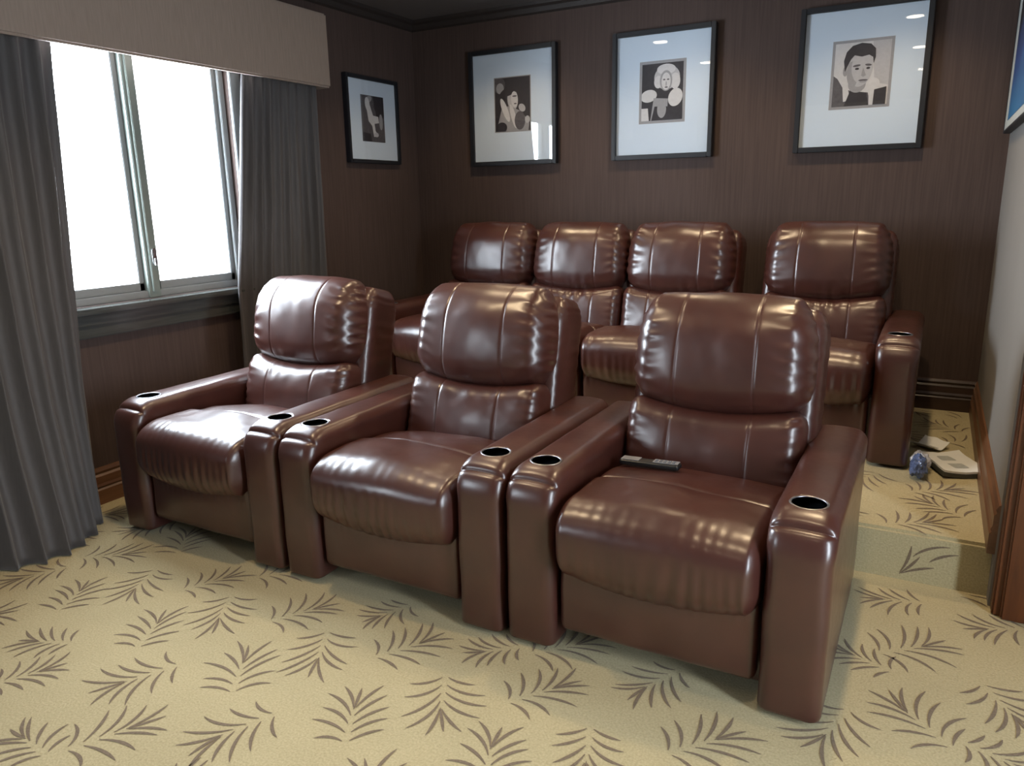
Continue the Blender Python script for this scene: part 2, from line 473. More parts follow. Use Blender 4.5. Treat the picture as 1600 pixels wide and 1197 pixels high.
# unseen glazed door added in the side wall to supply cool fill daylight
win2 = struct(empty('added_fill_door', (XF, (DY0+DY1)/2, 0)))
def w2(name, lst, m):
    o = boxes(name, lst, m, None, bev=.004); o.parent = win2
    o.matrix_parent_inverse = Matrix.Translation(win2.location).inverted(); return o
w2('window_frame', [((XF+.01, DY0, 0), (XF+.1, DY0+.09, DZ)), ((XF+.01, DY1-.09, 0), (XF+.1, DY1, DZ)),
    ((XF+.01, DY0, DZ-.1), (XF+.1, DY1, DZ)), ((XF+.01, DY0, 0), (XF+.1, DY1, .2))], M['sash'])
w2('pane', [((XF+.05, DY0+.09, .2), (XF+.056, DY1-.09, DZ-.1))], M['glass'])

win3 = struct(empty('added_fill_window', (XL, (UY0+UY1)/2, WZ0)))  # added out of view so extra cool daylight fills the room
def w3(name, lst, m):
    o = boxes(name, lst, m, None, bev=.004); o.parent = win3
    o.matrix_parent_inverse = Matrix.Translation(win3.location).inverted(); return o
um = (UY0+UY1)/2
w3('window_frame', [((xf0, UY0, WZ0), (xf1, UY0+.05, UZ1)), ((xf0, UY1-.05, WZ0), (xf1, UY1, UZ1)),
    ((xf0, UY0, WZ0), (xf1, UY1, WZ0+.05)), ((xf0, UY0, UZ1-.05), (xf1, UY1, UZ1))], M['sash'])
w3('mullion', [((xf0, um-.04, WZ0+.05), (xf1, um+.04, UZ1-.05))], M['mull'])
w3('pane', [((xs0+.014, UY0+.05, WZ0+.05), (xs0+.02, um-.04, UZ1-.05))], M['glass'])
w3('pane', [((xs0+.014, um+.04, WZ0+.05), (xs0+.02, UY1-.05, UZ1-.05))], M['glass'])
w3('sill', [((XL-.03, UY0-.05, WZ0-.03), (XL+.05, UY1+.05, WZ0-.002))], M['sillwood'])

# ------------------------------------------------------------------ valance and curtains
bm = bmesh.new()
VX, VZ0, VZ1, VY0, VY1 = -.20, 2.025, 2.425, -1.30, 1.765
box(bm, (VX-.03, VY0, VZ0), (VX, VY1, VZ1), .01)
box(bm, (XL, VY1-.03, VZ0), (VX-.02, VY1, VZ1), .008)
box(bm, (XL, VY0, VZ0), (VX-.02, VY0+.03, VZ1), .008)
box(bm, (XL, VY0, VZ1-.03), (VX-.02, VY1, VZ1), .008)
o = from_bm('window_valance', bm, M['valance'])
tag(o, 'upholstered warm grey box valance above the window and curtains', 'valance')

def curtain(name, edges, xfun, z0f, z1, nf, amp, thick=.005, nz=60, seed=1):
    rnd = random.Random(seed)
    ns = nf*14
    ph = [rnd.uniform(-.7, .7) for _ in range(nf+2)]
    am = [rnd.uniform(.65, 1.2) for _ in range(nf+2)]
    bm = bmesh.new(); rows = []
    for j in range(nz+1):
        v = j/nz
        row = []
        for i in range(ns+1):
            s = i/ns
            t = s*nf
            k = int(min(nf, t)); fr_ = t-k
            p = ph[k]*(1-fr_)+ph[k+1]*fr_; A = am[k]*(1-fr_)+am[k+1]*fr_
            z1_, zb = z1, z0f(s)
            z = z1_+(zb-z1_)*v
            ya, yb = edges(z)
            drift = .35*math.sin(2.2*v+p)*v
            w = math.sin(2*math.pi*t+p*.6+drift)
            w = math.copysign(abs(w)**.8, w)
            a = amp*A*(.55+.45*min(1, v*3))
            if v < .05: a *= .7
            x = xfun(s, z)+a*w+.006*noise.noise((s*30, z*2, seed))
            y = ya+(yb-ya)*s+a*.35*math.cos(2*math.pi*t*1.0+p)+.004*noise.noise((s*22, z*3, seed+5))
            x = max(x, XL+.012)
            row.append((x, y, z))
        rows.append(row)
    # front and back skins
    F = [[bm.verts.new(p) for p in r] for r in rows]
    Bk = []
    for r in rows:
        q = []
        for i, p in enumerate(r):
            a = Vector(r[max(0, i-1)]); b_ = Vector(r[min(ns, i+1)]); t = (b_-a).normalized()
            n = Vector((t.y, -t.x, 0))
            if n.length < 1e-6: n = Vector((1, 0, 0))
            n.normalize()
            q.append(bm.verts.new(Vector(p)-n*thick))
        Bk.append(q)
    for j in range(nz):
        for i in range(ns):
            bm.faces.new((F[j][i], F[j][i+1], F[j+1][i+1], F[j+1][i])); bm.faces.new((Bk[j][i], Bk[j+1][i], Bk[j+1][i+1], Bk[j][i+1]))
    for i in range(ns):
        bm.faces.new((F[0][i], Bk[0][i], Bk[0][i+1], F[0][i+1])); bm.faces.new((F[nz][i], F[nz][i+1], Bk[nz][i+1], Bk[nz][i]))
    for j in range(nz):
        bm.faces.new((F[j][0], F[j+1][0], Bk[j+1][0], Bk[j][0])); bm.faces.new((F[j][ns], Bk[j][ns], Bk[j+1][ns], F[j+1][ns]))
    return from_bm(name, bm, M['curtain'], smooth=True)

def lerp_tab(tab, z):
    for (za, a), (zb, b) in zip(tab, tab[1:]):
        if za >= z >= zb: return a+(b-a)*(za-z)/(za-zb)
    return tab[0][1] if z > tab[0][0] else tab[-1][1]
EL = [(2.1, .165), (1.5, .13), (1., .10), (.6, .072), (0., .05)]
def xl(s, z):
    k = (1-min(1, z/2.05))
    bulge = math.sin(math.pi*min(1, max(0, (1-s)/.62)))**.8 if s > .38 else 1-.35*(.38-s)/.38
    bulge = max(0, bulge)
    return -.280+(.305*bulge)*k**1.7
o = curtain('window_curtain', lambda z: (-.98-.05*(2.1-z), lerp_tab(EL, z)), xl, lambda s: .006, 2.12, 13, .024, seed=4)
tag(o, 'long taupe curtain bunched at the near left side of the window, reaching the carpet', 'curtain', 'taupe window curtains')
ER = [(2.1, 1.165), (.94, .985), (.2, .96)]
o = curtain('window_curtain', lambda z: (lerp_tab(ER, z), lerp_tab([(2.1, 1.715), (.94, 1.68), (.2, 1.66)], z)), lambda s, z: -.280,
            lambda s: .197, 2.12, 9, .020, seed=9)
tag(o, 'taupe curtain at the far side of the window, beside the small framed picture', 'curtain', 'taupe window curtains')

# ------------------------------------------------------------------ leather seating parts
def wr(x, y, z, f, sd): return noise.noise((x*f+sd, y*f-sd, z*f+sd*.3))

def head_fn(hx, hz, sd):
    def fn(x, y, z):
        u, v = x/hx, z/hz
        if y < 0:
            y -= .045*max(0, 1-u*u)**.7*max(0, 1-v*v)**.8
            e = sstep(.5, .95, abs(u))
            fold = math.sin(z*2*math.pi/.046+4.5*wr(x, 0, z, 6, sd)+(0 if u < 0 else 1.7))*(.6+.9*abs(wr(x, 1, z, 5, sd+9)))
            y += .0062*e*fold*(1-sstep(.8, 1, abs(v)))
            x += .0055*e*fold*math.copysign(1, u)
            for s0 in (-.135, .135):
                q = (x-s0)/.0045
                if abs(q) < 4: y += .0026*math.exp(-q*q)
            # pulls along the bottom hem
            y += .003*sstep(.45, .95, -v)*math.sin(x*2*math.pi/.06+6*wr(x, 0, 0, 5, sd))*abs(wr(x, 2, 0, 6, sd))*2
            y += .008*wr(x, 0, z, 5, sd)+.0012*wr(x, 0, z, 18, sd)
        x *= 1-.045*sstep(-.2, 1, v)
        z2 = z
        if v < 0: z2 -= .050*(1-u*u)*min(1, -v*1.3)
        if v > 0: z2 += .014*(1-u*u)*v
        z2 += .004*wr(x, y, z, 8, sd+3)*abs(v)
        return x, y, z2
    return fn

def lumbar_fn(hx, hz, sd):
    def fn(x, y, z):
        u, v = x/hx, z/hz
        if y < 0:
            y -= .035*max(0, 1-u*u)**.7*max(0, 1-v*v)**.8
            e = sstep(.6, 1., abs(u))
            fold = math.sin(z*2*math.pi/.042+4.5*wr(x, 0, z, 6, sd))*(.6+.9*abs(wr(x, 1, z, 5, sd+9)))
            y += .0042*e*fold
            for s0 in (-.135, .135):
                q = (x-s0)/.0045
                if abs(q) < 4: y += .0026*math.exp(-q*q)
            y += .004*sstep(.3, .9, v)*math.sin(x*2*math.pi/.07+6*wr(x, 0, 0, 5, sd))*abs(wr(x, 2, 0, 6, sd))*2
            y += .008*wr(x, 0, z, 5, sd)+.0012*wr(x, 0, z, 18, sd)
        if v > 0: z -= .034*(1-u*u)*v
        return x, y, z
    return fn

def seat_fn(hx, hy, hz, sd):
    # local: y from -hy (front) to hy, z from -hz to hz
    def fn(x, y, z):
        u, v, w = x/hx, y/hy, z/hz
        y0 = y
        if z > 0:
            z += .020*(1-u*u)*w
            q = (y-(-.05+.008*math.sin(x*9+sd)))/.013
            if abs(q) < 4: z -= .024*math.exp(-q*q)
            z += .006*wr(x, y, 0, 6, sd)+.0012*wr(x, y, 0, 20, sd)
        z += (-.014*sstep(-.06, -.03, y0)-.055*sstep(0, .36, y0))*sstep(-.2, .6, w)
        if y < -hy+.12:
            k = sstep(-hy+.12, -hy+.02, y)
            y -= .016*(1-u*u)*(1-w*w if abs(w) < 1 else 0)*k
            g = math.sin(x*2*math.pi/.040+7*wr(x, 0, z*.4, 4.5, sd))*(.25+1.6*abs(wr(x, 3, z*.5, 5, sd)))
            y += .0036*k*g*sstep(.6, -.3, w)
            z += .0009*k*g*sstep(-.2, .7, w)
            if w < 0: z -= .048*(1-u*u)*(-w)*k
        return x, y, z
    return fn

def foot_fn(hx, hz, sd):
    def fn(x, y, z):
        u, w = x/hx, z/hz
        if y < 0:
            y -= .010*(1-u*u)*(1-w*w)
            y += .0032*sstep(.1, .9, w)*math.sin(x*2*math.pi/.036+7*wr(x, 0, 0, 5, sd))*(.2+1.6*abs(wr(x, 3, 0, 5, sd)))
            y += .005*wr(x, 0, z, 7, sd)
            q = (x-.0)/.0065
        return x, y, z
    return fn

def arm_fn(hx, hy, hz, sd, rr=.105):
    def fn(x, y, z):
        dy, dz = -(y+hy-rr), z-(hz-rr)
        if dy > 0 and dz > 0:
            m_ = max(dy, dz); l = math.hypot(dy, dz)
            y = -hy+rr-dy/l*m_; z = hz-rr+dz/l*m_
        dy = y-(hy-.05)
        dz = z-(hz-.05)
        if dy > 0 and dz > 0:
            m_ = max(dy, dz); l = math.hypot(dy, dz)
            y = hy-.05+dy/l*m_; z = hz-.05+dz/l*m_
        u = x/hx
        if z > hz-.14:
            k = sstep(hz-.14, hz-.02, z)
            z += .007*(1-u*u)*k
            x *= 1+.05*sstep(hz-.14, hz-.07, z)*(1-sstep(hz-.03, hz, z))
        x += .0025*wr(0, y, z, 6, sd)*math.copysign(1, u)
        z += .002*wr(x, y, 0, 9, sd)*(1 if z > 0 else 0)
        if y < -hy+.05: y += .0025*wr(x, 0, z, 8, sd)-.006*(1-u*u)*sstep(-hz, -hz*.2, z)*sstep(-hy+.05, -hy, y)
        return x, y, z
    return fn

HX = .317
CACHE = {}
def cushion_mesh(kind, sd, hx=HX):
    k = (kind, sd, round(hx, 3))
    if k in CACHE: return CACHE[k]
    seams = [s+d for s in (-.135, .135) for d in (-.009, -.0045, -.002, 0, .002, .0045, .009)]
    if kind == 'head':
        hz = .186
        bm = rbox((hx, .095, hz), (.075, .07, .15), (lines(74, seams, hx), lines(14), lines(60)), head_fn(hx, hz, sd), rneg=(.075, .10, .10))
    elif kind == 'lumbar':
        hz = .185
        bm = rbox((hx-.006, .09, hz), (.05, .06, .07), (lines(74, seams, hx-.006), lines(12), lines(36)), lumbar_fn(hx, hz, sd))
    elif kind == 'seat':
        hy, hz = .36, .115
        bm = rbox((hx-.008, hy, hz), (.04, .06, .08), (lines(90), lines(60, [-.080, -.070, -.062, -.054, -.046, -.038, -.030, -.020], hy), lines(22)), seat_fn(hx-.008, hy, hz, sd), rneg=(.04, .115, .09))
    elif kind == 'foot':
        hz = .125
        bm = rbox((hx-.014, .035, hz), (.02, .025, .03), (lines(84), lines(8), lines(26)), foot_fn(hx, hz, sd))
    elif kind == 'shell':
        hz = .30
        def fn(x, y, z):
            e = .004*math.sin(z*2*math.pi/.05+3*wr(x, y, z, 6, sd))*sstep(.85, 1, abs(x)/(hx+.006))
            return x+math.copysign(e, x), y+.006*wr(x, y, z, 6, sd), z+.012*(1-(x/hx)**2)*(1 if z > 0 else 0)
        bm = rbox((hx+.014, .112, hz), (.045, .06, .11), (lines(34), lines(14), lines(44)), fn)
    bmesh.ops.recalc_face_normals(bm, faces=bm.faces)
    me = bpy.data.meshes.new(kind); bm.to_mesh(me); bm.free()
    me.polygons.foreach_set('use_smooth', [True]*len(me.polygons))
    me.materials.append(M['leather'])
    CACHE[k] = me
    return me

def part(name, me, parent, loc, rx=0):
    o = bpy.data.objects.new(name, me); COL.objects.link(o); o.parent = parent
    o.location = loc; o.rotation_euler = (rx, 0, 0); return o

AH, AD, AW = .575, .94, .165     # arm height, depth, width
CUPY = .135
def arm_mesh(sd, cup=True):
    k = ('arm', sd, cup)
    if k in CACHE: return CACHE[k]
    hz = (AH-.012)/2
    bm = rbox((AW/2, AD/2, hz), (.034, .034, .034), (lines(20), lines(70), lines(44)), arm_fn(AW/2, AD/2, hz, sd), rneg=(.034, .034, .012))
    o = from_bm('arm_tmp', bm, M['leather'], smooth=True, loc=(0, AD/2, .012+hz))
    if cup:
        c = bmesh.new(); lathe(c, [(.047, -.075), (.047, .1)], (0, CUPY, AH), 32)
        co = from_bm('cut_tmp', c, M['blackp'])
        bo = o.modifiers.new('b', 'BOOLEAN'); bo.operation = 'DIFFERENCE'; bo.object = co; bo.solver = 'EXACT'
        bpy.context.view_layer.update()
        dg = bpy.context.evaluated_depsgraph_get()
        me = bpy.data.meshes.new_from_object(o.evaluated_get(dg), depsgraph=dg)
        bpy.data.objects.remove(co); bpy.data.objects.remove(o)
    else:
        me = o.data; bpy.data.objects.remove(o)
    me.transform(Matrix.Translation((0, AD/2, .012+hz)))
    me.name = 'arm'
    CACHE[k] = me
    return me

def cup_mesh():
    if 'cup' in CACHE: return CACHE['cup']
    bm = bmesh.new()
    # cup wall and floor (thin shell), then the bright rim
    lathe(bm, [(.0465, .000), (.0455, -.070), (.001, -.070), (.001, -.066), (.0435, -.066), (.0445, .000)], (0, 0, 0), 32, 0)
    n0 = len(bm.faces)
    tube_ring(bm, (0, 0, .001), .0475, .0035)
    bm.faces.ensure_lookup_table()
    for f in bm.faces[n0:]: f.material_index = 1
    bmesh.ops.recalc_face_normals(bm, faces=bm.faces)
    me = bpy.data.meshes.new('cup_holder'); bm.to_mesh(me); bm.free()
    me.polygons.foreach_set('use_smooth', [True]*len(me.polygons))
    me.materials.append(M['blackp']); me.materials.append(M['rim'])
    CACHE['cup'] = me; return me

def foot_block(parent, x, y):
    bm = bmesh.new(); box(bm, (-.025, -.025, 0), (.025, .025, .03), .004)
    o = from_bm('foot', bm, M['blackp'], parent); o.location = (x, y, .0); return o

LEAN = R(-14)
def seat_unit(root, cx, sd, hx=HX, fy=0.):
    """seat cushion, footrest, backrest of one place; cx = centre"""
    rot = Matrix.Rotation(LEAN, 3, 'X')
    hinge = Vector((cx, .565+fy, .42))
    def at(v): return hinge+rot @ Vector(v)
    part('back_shell', cushion_mesh('shell', sd, hx), root, at((0, .205, .325)), LEAN)
    part('lumbar_cushion', cushion_mesh('lumbar', sd, hx), root, at((0, .075, .100)), LEAN)
    part('head_cushion', cushion_mesh('head', sd, hx), root, at((0, .083, .462)), LEAN)
    part('seat_cushion', cushion_mesh('seat', sd, hx), root, (cx, .325+fy, .385), 0)
    part('footrest_panel', cushion_mesh('foot', sd, hx), root, (cx, .062+fy, .195), 0)

def make_recliner(x0, sd, label):
    root = empty('leather_recliner', (x0, 0, 0))
    W = .94
    tag(root, label, 'recliner', 'front row recliners')
    bm = bmesh.new(); box(bm, (AW-.01, .10, .03), (W-AW+.01, .90, .30), .01)
    from_bm('base', bm, M['leather'], root)
    seat_unit(root, W/2, sd, .309)
    for ax, s2 in ((AW/2, 11), (W-AW/2, 12)):
        a = part('arm', arm_mesh(s2), root, (ax, 0, 0))
        c = part('cup_holder', cup_mesh(), a, (0, CUPY, AH+.003)); c['label'] = 'dark cup holder with a bright rim'
    return root

P = .955
make_recliner(0, 1, 'brown leather recliner under the window, front row, nearest the curtains')
make_recliner(P, 2, 'brown leather recliner in the middle of the three front row seats')
r3 = make_recliner(2*P, 3, 'brown leather recliner with a black remote on its seat, front row, by the aisle')

# back row: one four-seat theatre sofa on the raised floor
sofa = empty('theater_sofa', (.024, 1.67, RZ))
tag(sofa, 'long four-seat brown leather theatre sofa on the carpeted platform against the back wall', 'sofa')
SW = .615
xs = 0.
bm = bmesh.new(); box(bm, (.15, .10, .0), (2.80, .90, .30), .01)
from_bm('base', bm, M['leather'], sofa)
pos = [AW+SW*.5, AW+SW*1.5, AW+SW*2.5, 2*AW+SW*3.5]
for i, cx in enumerate(pos): seat_unit(sofa, cx, [4, 5, 4, 5][i], .309)
for i, ax in enumerate((AW/2, 1.5*AW+3*SW, 2.5*AW+4*SW)):
    a = part('arm', arm_mesh(11+i % 2), sofa, (ax, 0, 0))
    c = part('cup_holder', cup_mesh(), a, (0, CUPY, AH+.003)); c['label'] = 'dark cup holder with a bright rim'

# ------------------------------------------------------------------ remote control
rm = empty('remote_control', (2.225, .450, .503), R(3))
rm.rotation_euler = (R(2), R(-2.8), R(-3))
tag(rm, 'black and silver remote control lying against the backrest of the aisle recliner', 'remote')
bm = rbox((.105, .022, .010), (.012, .010, .006), (lines(20), lines(8), lines(6)))
from_bm('body', bm, M['blackp'], rm, smooth=True)
boxes('display_panel', [((-.10, -.016, .0095), (-.035, .019, .0115))], M['steel'], rm, bev=.001)
boxes('keypad_panel', [((.012, -.012, .0095), (.10, .019, .0115))], M['steel'], rm, bev=.001)
for i in range(5):
    for j in range(2):
        b_ = boxes('button', [((-.005, -.003, 0), (.005, .003, .003))], M['button'], rm, bev=.001)
        b_.location = (.024+i*.015, -.004+j*.012, .0112)

# ------------------------------------------------------------------ papers and wrapper on the platform
bk = empty('booklet', (3.150, 1.80, RZ), R(24))
tag(bk, 'open white booklet lying on the platform carpet beside the sofa', 'booklet')
def sheet(w, l, z, cup, t, dx=0, sd=0):
    bm = bmesh.new(); nx, ny = 14, 8; rows = []
    for i in range(nx+1):
        r_ = []
        for j in range(ny+1):
            u, v = i/nx*2-1, j/ny*2-1
            zz = z+cup*(abs(u)**1.6)+.010*noise.noise((u*1.5+sd, v*1.5, sd))*abs(u)
            r_.append(Vector((u*w/2+dx, v*l/2, max(zz, z))))
        rows.append(r_)
    F = [[bm.verts.new(p+Vector((0, 0, t))) for p in r_] for r_ in rows]; B_ = [[bm.verts.new(p) for p in r_] for r_ in rows]
    for i in range(nx):
        for j in range(ny):
            bm.faces.new((F[i][j], F[i+1][j], F[i+1][j+1], F[i][j+1])); bm.faces.new((B_[i][j], B_[i][j+1], B_[i+1][j+1], B_[i+1][j]))
    for i in range(nx):
        for j in (0, ny): bm.faces.new((F[i][j], F[i+1][j], B_[i+1][j], B_[i][j]))
    for j in range(ny):
        for i in (0, nx): bm.faces.new((F[i][j], F[i][j+1], B_[i][j+1], B_[i][j]))
    return bm
from_bm('cover', sheet(.185, .265, .002, .010, .016, sd=1), M['bookback'], bk, smooth=False)
from_bm('pages', sheet(.178, .258, .019, .011, .009, sd=1), M['paper'], bk, smooth=False)
boxes('text_block', [((-.06, -.08, .0285), (.055, -.02, .0292)), ((-.05, .02, .0285), (.05, .08, .0292))], M['papergrey'], bk)
ls = empty('loose_leaflet', (3.06, 2.06, RZ), R(60))
tag(ls, 'small folded white leaflet behind the open booklet on the platform', 'leaflet')
from_bm('leaf', sheet(.13, .12, .004, .030, .003, sd=5), M['paper'], ls)
boxes('grey_panel', [((-.03, -.04, .0085), (.03, .04, .0095))], M['papergrey'], ls)

wp = empty('plastic_wrapper', (3.022, 1.62, RZ))
tag(wp, 'crumpled blue and white plastic wrapper beside the sofa arm', 'wrapper')
def crumple(c, hx, hy, hz, sd):
    bm = bmesh.new(); bmesh.ops.create_icosphere(bm, subdivisions=4, radius=1)
    for v in bm.verts:
        p = v.co.copy(); k = 1+.38*noise.noise(p*2.2+Vector((sd, 0, 0)))+.2*abs(noise.noise(p*5+Vector((0, sd, 0))))
        p = Vector((p.x*hx*k, p.y*hy*k, max(-.85, p.z)*hz*k))
        v.co = p
    zm = min(v.co.z for v in bm.verts)
    for v in bm.verts: v.co = v.co+Vector((c[0], c[1], c[2]-zm))
    return bm
from_bm('blue_film', crumple((0, -.01, .001), .032, .06, .042, 2.), M['bluefilm'], wp)
from_bm('white_film', crumple((.004, .075, .001), .036, .05, .040, 7.), M['whitefilm'], wp)

# ------------------------------------------------------------------ framed pictures
def ell(cx, cy, rx, ry, rot=0, n=28):
    c, s = math.cos(rot), math.sin(rot)
    return [(cx+rx*math.cos(a)*c-ry*math.sin(a)*s, cy+rx*math.cos(a)*s+ry*math.sin(a)*c) for a in [2*math.pi*i/n for i in range(n)]]

def picture(name, w, h, bar, pw, ph, pdy, art, label, mats, depth=.042, bw=.012, border=None):
    """built facing -Y, origin at frame centre on the wall (y=0 is the wall)"""
    root = empty(name); tag(root, label, 'picture', 'framed black and white portraits')
    d = depth
    boxes('frame', [((-w/2, -d, -h/2), (-w/2+bar, 0, h/2)), ((w/2-bar, -d, -h/2), (w/2, 0, h/2)),
                    ((-w/2+bar, -d, -h/2), (w/2-bar, 0, -h/2+bar)), ((-w/2+bar, -d, h/2-bar), (w/2-bar, 0, h/2))], M['frame'], root, bev=.003)
    boxes('mat_board', [((-w/2+bar, -d*.5, -h/2+bar), (w/2-bar, -.002, h/2-bar))], M['mat'], root)
    bm = bmesh.new(); y = -d*.5-.0012
    if border:
        box(bm, (-pw/2-border, y+.0005, pdy-ph/2-border), (pw/2+border, y+.0012, pdy+ph/2+border), 0, 1)
    box(bm, (-pw/2, y, pdy-ph/2), (pw/2, y+.001, pdy+ph/2), 0, art[0])
    for k, (mi, poly) in enumerate(art[1:]):
        yy = y-.00012*(k+1)
        q = [(min(1, max(-1, px)), min(1, max(-1, pz))) for px, pz in poly]
        vs = [bm.verts.new((px*pw/2, yy, pdy+pz*ph/2)) for px, pz in q]
        f = bm.faces.new(vs); f.material_index = mi
    bmesh.ops.dissolve_degenerate(bm, dist=1e-6, edges=bm.edges)
    me = bpy.data.meshes.new('print')
    bm.normal_update()
    for f in bm.faces:
        if len(f.verts) > 4 and f.normal.y > 0: f.normal_flip()
    bm.to_mesh(me); bm.free()
    link('print', me, mats, root)
    boxes('glass', [((-w/2+bar, -d+.006, -h/2+bar), (w/2-bar, -d+.008, h/2-bar))], M['glass'], root)
    return root

PM = [M['black'], M['grey'], M['pale'], M['lgrey'], M['dgrey']]
# 0 black 1 grey 2 pale 3 light grey 4 dark grey
art_hat = [0, (4, ell(-.75, .75, .35, .3)), (1, ell(-.7, .62, .22, .2)), (3, ell(.02, .18, .30, .40, .15)), (0, ell(-.12, .52, .62, .17, .25)), (0, ell(-.1, .68, .32, .26, .2)),
           (2, ell(.12, .18, .19, .30, .1)), (4, ell(.13, .30, .13, .03)), (4, ell(.17, .02, .08, .025)),
           (1, [(-.85, -.75), (-.6, -.1), (-.15, -.05), (.55, -.3), (.95, -.75), (.9, -1), (-.7, -1)]),
           (2, ell(-.42, -.2, .15, .5, .5)), (2, ell(.05, -.45, .13, .48, .35)), (4, ell(.42, -.62, .3, .35)), (0, ell(-.62, -.85, .3, .2)), (3, ell(.55, -.15, .2, .14, -.4)), (3, ell(.85, -.6, .14, .14))]
art_curl = [0, (3, ell(.22, .5, .62, .42)), (2, ell(-.2, .35, .2, .22)), (2, ell(.62, .35, .24, .28)), (2, ell(.18, .78, .45, .18)), (1, ell(.18, .38, .30, .36)), (2, ell(.18, .36, .22, .30)),
            (4, ell(.09, .42, .06, .025)), (4, ell(.28, .42, .06, .025)), (1, ell(.19, .27, .03, .09)), (4, ell(.2, .15, .08, .025)), (0, [(-.1, 0), (.5, .05), (.3, -.4), (.05, -.35)]),
            (2, ell(-.65, -.12, .4, .22, .1)), (2, ell(.65, -.22, .36, .3, .5)), (1, [(-.4, -.2), (.3, -.25), (.25, -1), (-.55, -1)]), (0, [(-.35, -.5), (1, -.55), (1, -1), (-.5, -1)]),
            (2, [(-1, -.55), (-.68, -.55), (-.62, -1), (-1, -1)]), (1, ell(.0, -.62, .22, .3))]
art_suit = [2, (3, [(.35, 1), (1, 1), (1, -.4), (.5, -.3)]), (4, [(-1, -1), (-1, .0), (-.85, -.1), (-.62, -.42), (-.2, -.55), (.3, -.6), (.42, -1)]), (2, [(-.68, -.10), (-.52, -.2), (-.32, -.80), (-.58, -.85)]),
            (0, [(-.35, -.5), (.25, -.6), (.35, -1), (-.55, -1)]), (1, ell(-.12, -.32, .32, .26)), (1, ell(-.58, .12, .09, .16)), (3, ell(-.06, .20, .47, .60, -.06)), (1, ell(-.32, .0, .20, .42, .12)), (3, ell(.02, .22, .38, .52)),
            (0, [(-.60, .10), (-.66, .45), (-.58, .72), (-.38, .90), (-.05, .97), (.28, .92), (.46, .76), (.48, .50), (.42, .30), (.38, .50), (.24, .58), (-.02, .54), (-.28, .60), (-.40, .48), (-.50, .30)]),
            (4, ell(-.18, .27, .14, .035, .1)), (4, ell(.24, .27, .12, .035, -.1)), (0, ell(-.16, .17, .075, .035)), (0, ell(.24, .17, .07, .035)),
            (1, [(.06, .2), (.0, -.05), (.08, -.10), (.18, -.05)]), (4, ell(.09, -.20, .17, .03)), (1, ell(.09, -.25, .13, .03)), (2, ell(.45, -.38, .26, .22, .5)), (2, [(.3, -.3), (.55, -.5), (.5, -1), (.36, -1)]), (0, [(.52, -.52), (.95, -.45), (.95, -1), (.5, -1)])]
art_tall = [4, (0, [(.05, 1), (1, 1), (1, .1), (.3, .1)]), (1, ell(-.35, .82, .32, .14, .3)), (2, ell(-.45, .62, .2, .3, .2)), (2, [(-.6, .75), (-.3, .7), (0, .15), (.45, .12), (.5, -.15), (.1, -.2), (.15, -.5), (.38, -.72), (.0, -.78), (-.12, -.3), (-.42, -.1)]),
            (0, ell(.4, .6, .3, .3)), (1, ell(.68, -.1, .16, .35)), (3, ell(.22, -.68, .2, .1)), (0, [(-1, -.6), (-.3, -.65), (-.2, -1), (-1, -1)])]

def hang(o, x, z): o.location = (x, YB, z); return o
zc_ = 1.968
hang(picture('framed_picture', .655, .742, .028, .265, .338, .018, art_hat,
     'black framed portrait of a figure in a dark brimmed hat, leftmost on the back wall', PM, border=.006), .431, zc_)
hang(picture('framed_picture', .632, .742, .028, .255, .325, .016, art_curl,
     'black framed portrait of a figure with pale curly hair, middle of the back wall', PM, border=.016), 1.460, zc_)
hang(picture('framed_picture', .642, .746, .028, .272, .32, .02, art_suit,
     'black framed portrait of a dark-haired person in a suit, rightmost on the back wall', PM, border=.014), 2.556, zc_)
o = picture('framed_picture', .54, .545, .024, .235, .29, .012, art_tall,
     'small black framed print of a tall white figure, on the window wall by the corner', PM, depth=.036)
o.location = (XL, 2.33, 1.893); o.rotation_euler = (0, 0, R(90))

# poster on the right wall
po = empty('framed_poster', (XR, 2.13, 2.075)); po.rotation_euler = (0, 0, R(-90))
tag(po, 'framed blue poster high on the right wall, cut off by the picture edge', 'poster')
w, h, d, br = 1.34, .86, .033, .014
boxes('frame', [((-w/2, -d, -h/2), (-w/2+br, 0, h/2)), ((w/2-br, -d, -h/2), (w/2, 0, h/2)), ((-w/2+br, -d, -h/2), (w/2-br, 0, -h/2+br)), ((-w/2+br, -d, h/2-br), (w/2-br, 0, h/2))], M['frame'], po, bev=.002)
boxes('mat_board', [((-w/2+br, -d+.003, -h/2+br), (w/2-br, -.002, h/2-br))], M['papergrey'], po)
print_ = boxes('print', [((-w/2+.20, -d+.0015, .035), (w/2-.20, -d+.0035, h-2*br-.05))], M['poster'], po)
print_.location = (0, 0, -h/2+br)

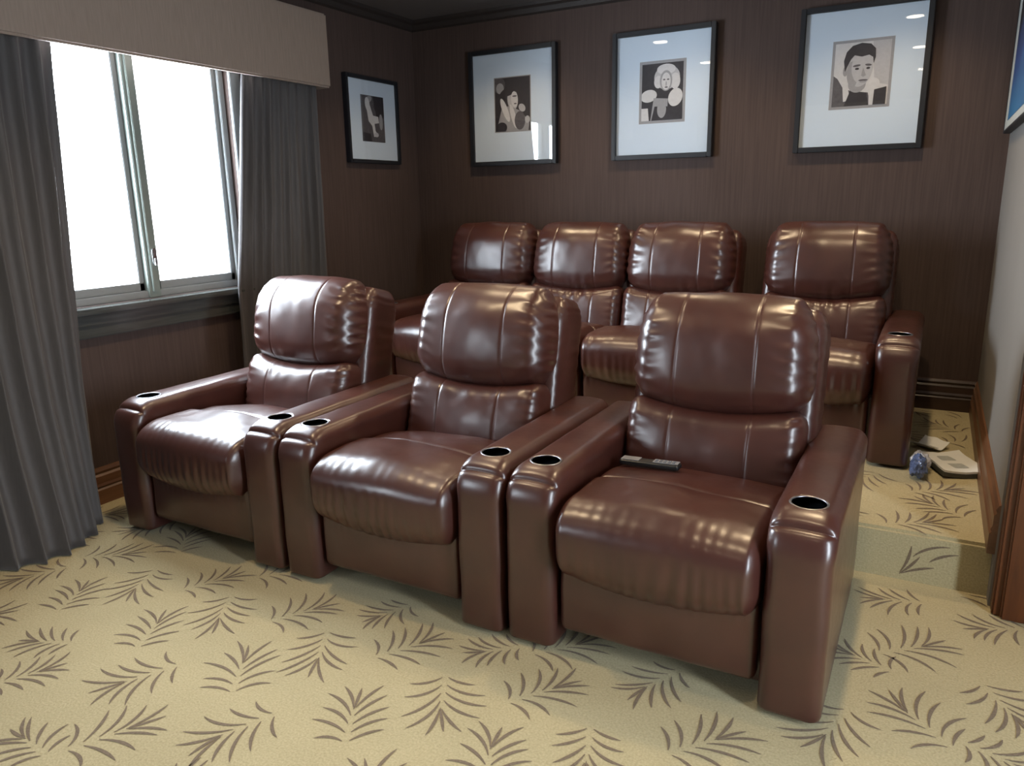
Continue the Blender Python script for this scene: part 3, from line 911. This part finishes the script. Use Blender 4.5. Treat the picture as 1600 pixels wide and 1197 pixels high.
# ------------------------------------------------------------------ recessed ceiling lights (outside the frame, some placed from reflections in the picture glass, the rest assumed)
WARM = (1., .74, .44)
spots = [(.88, 1.10, 40), (2.71, .95, 76), (.94, -.10, 70), (2.71, -.40, 34), (.94, -1.6, 8), (2.71, -1.8, 8), (.55, 2.22, 34), (1.65, 2.22, 34), (2.71, 2.22, 40)]
names = ['above the sofa end by the window', 'above the step beside the sofa', 'in front of the middle recliner', 'in front of the aisle recliner', 'behind the viewer on the window side', 'behind the viewer on the aisle side', 'above the left end of the sofa', 'above the middle of the sofa', 'above the single sofa seat by the aisle']
for (x, y, e_), nm in zip(spots, names):
    t = empty('recessed_ceiling_light', (x, y, ZC))
    tag(t, 'round recessed ceiling light with white trim, '+nm, 'ceiling light', 'recessed ceiling lights')
    bm = bmesh.new(); lathe(bm, [(.058, -.0005), (.075, -.0005), (.075, -.006), (.058, -.004)], (0, 0, 0), 32)
    bm.faces.ensure_lookup_table()
    caps = [f for f in bm.faces if len(f.verts) > 4]
    bmesh.ops.delete(bm, geom=caps, context='FACES_ONLY')
    from_bm('trim_ring', bm, M['lamptrim'], t)
    bm = bmesh.new(); lathe(bm, [(.056, -.0005), (.056, -.003)], (0, 0, 0), 32)
    from_bm('lens', bm, M['lampglow'], t)
    l = bpy.data.lights.new('downlight', 'SPOT'); l.energy = e_; l.color = WARM; l.spot_size = R(125); l.spot_blend = .7; l.shadow_soft_size = .05
    lo = bpy.data.objects.new('downlight_beam', l); COL.objects.link(lo); lo.location = (x, y, ZC-.02)

# ------------------------------------------------------------------ daylight
w_ = bpy.data.worlds.new('sky'); SC.world = w_; w_.use_nodes = True
bg = w_.node_tree.nodes['Background']
bg.inputs['Color'].default_value = (.80, .90, 1., 1); bg.inputs['Strength'].default_value = 58.
def portal(loc, rot, sx, sy):
    l = bpy.data.lights.new('portal', 'AREA'); l.shape = 'RECTANGLE'; l.size = sx; l.size_y = sy
    l.cycles.is_portal = True
    o = bpy.data.objects.new('window_portal', l); COL.objects.link(o); o.location = loc; o.rotation_euler = rot
portal((XL-.16, (WY0+WY1)/2, (WZ0+WZ1)/2), (0, R(-90), 0), WZ1-WZ0, WY1-WY0)
portal((XL-.16, (UY0+UY1)/2, (WZ0+UZ1)/2), (0, R(-90), 0), UZ1-WZ0, UY1-UY0)
portal((XF+.14, (DY0+DY1)/2, DZ/2), (0, R(90), 0), DZ, DY1-DY0)

# ------------------------------------------------------------------ camera
F, YAW, PIT, ROL = 1183.73, .5066, .2387, -.0191
fw = Vector((-math.sin(YAW)*math.cos(PIT), math.cos(YAW)*math.cos(PIT), -math.sin(PIT)))
ri = Vector((math.cos(YAW), math.sin(YAW), 0)); up = ri.cross(fw)
r2 = ri*math.cos(ROL)+up*math.sin(ROL); u2 = up*math.cos(ROL)-ri*math.sin(ROL)
cam = bpy.data.cameras.new('camera'); co = bpy.data.objects.new('camera', cam); COL.objects.link(co)
mtx = Matrix((r2, u2, -fw)).transposed().to_4x4(); mtx.translation = Vector((2.9916, -1.8753, 1.3754))
co.matrix_world = mtx
cam.sensor_width = 36; cam.sensor_fit = 'HORIZONTAL'; cam.lens = 36*F/1600; cam.clip_start = .02
SC.camera = co

SC.view_settings.view_transform = 'Standard'
SC.view_settings.look = 'None'
SC.view_settings.exposure = -.33
SC.view_settings.gamma = 1.
SC.view_settings.use_curve_mapping = False
SC.cycles.use_denoising = True
SC.cycles.max_bounces = 8
SC.cycles.sample_clamp_indirect = 6.
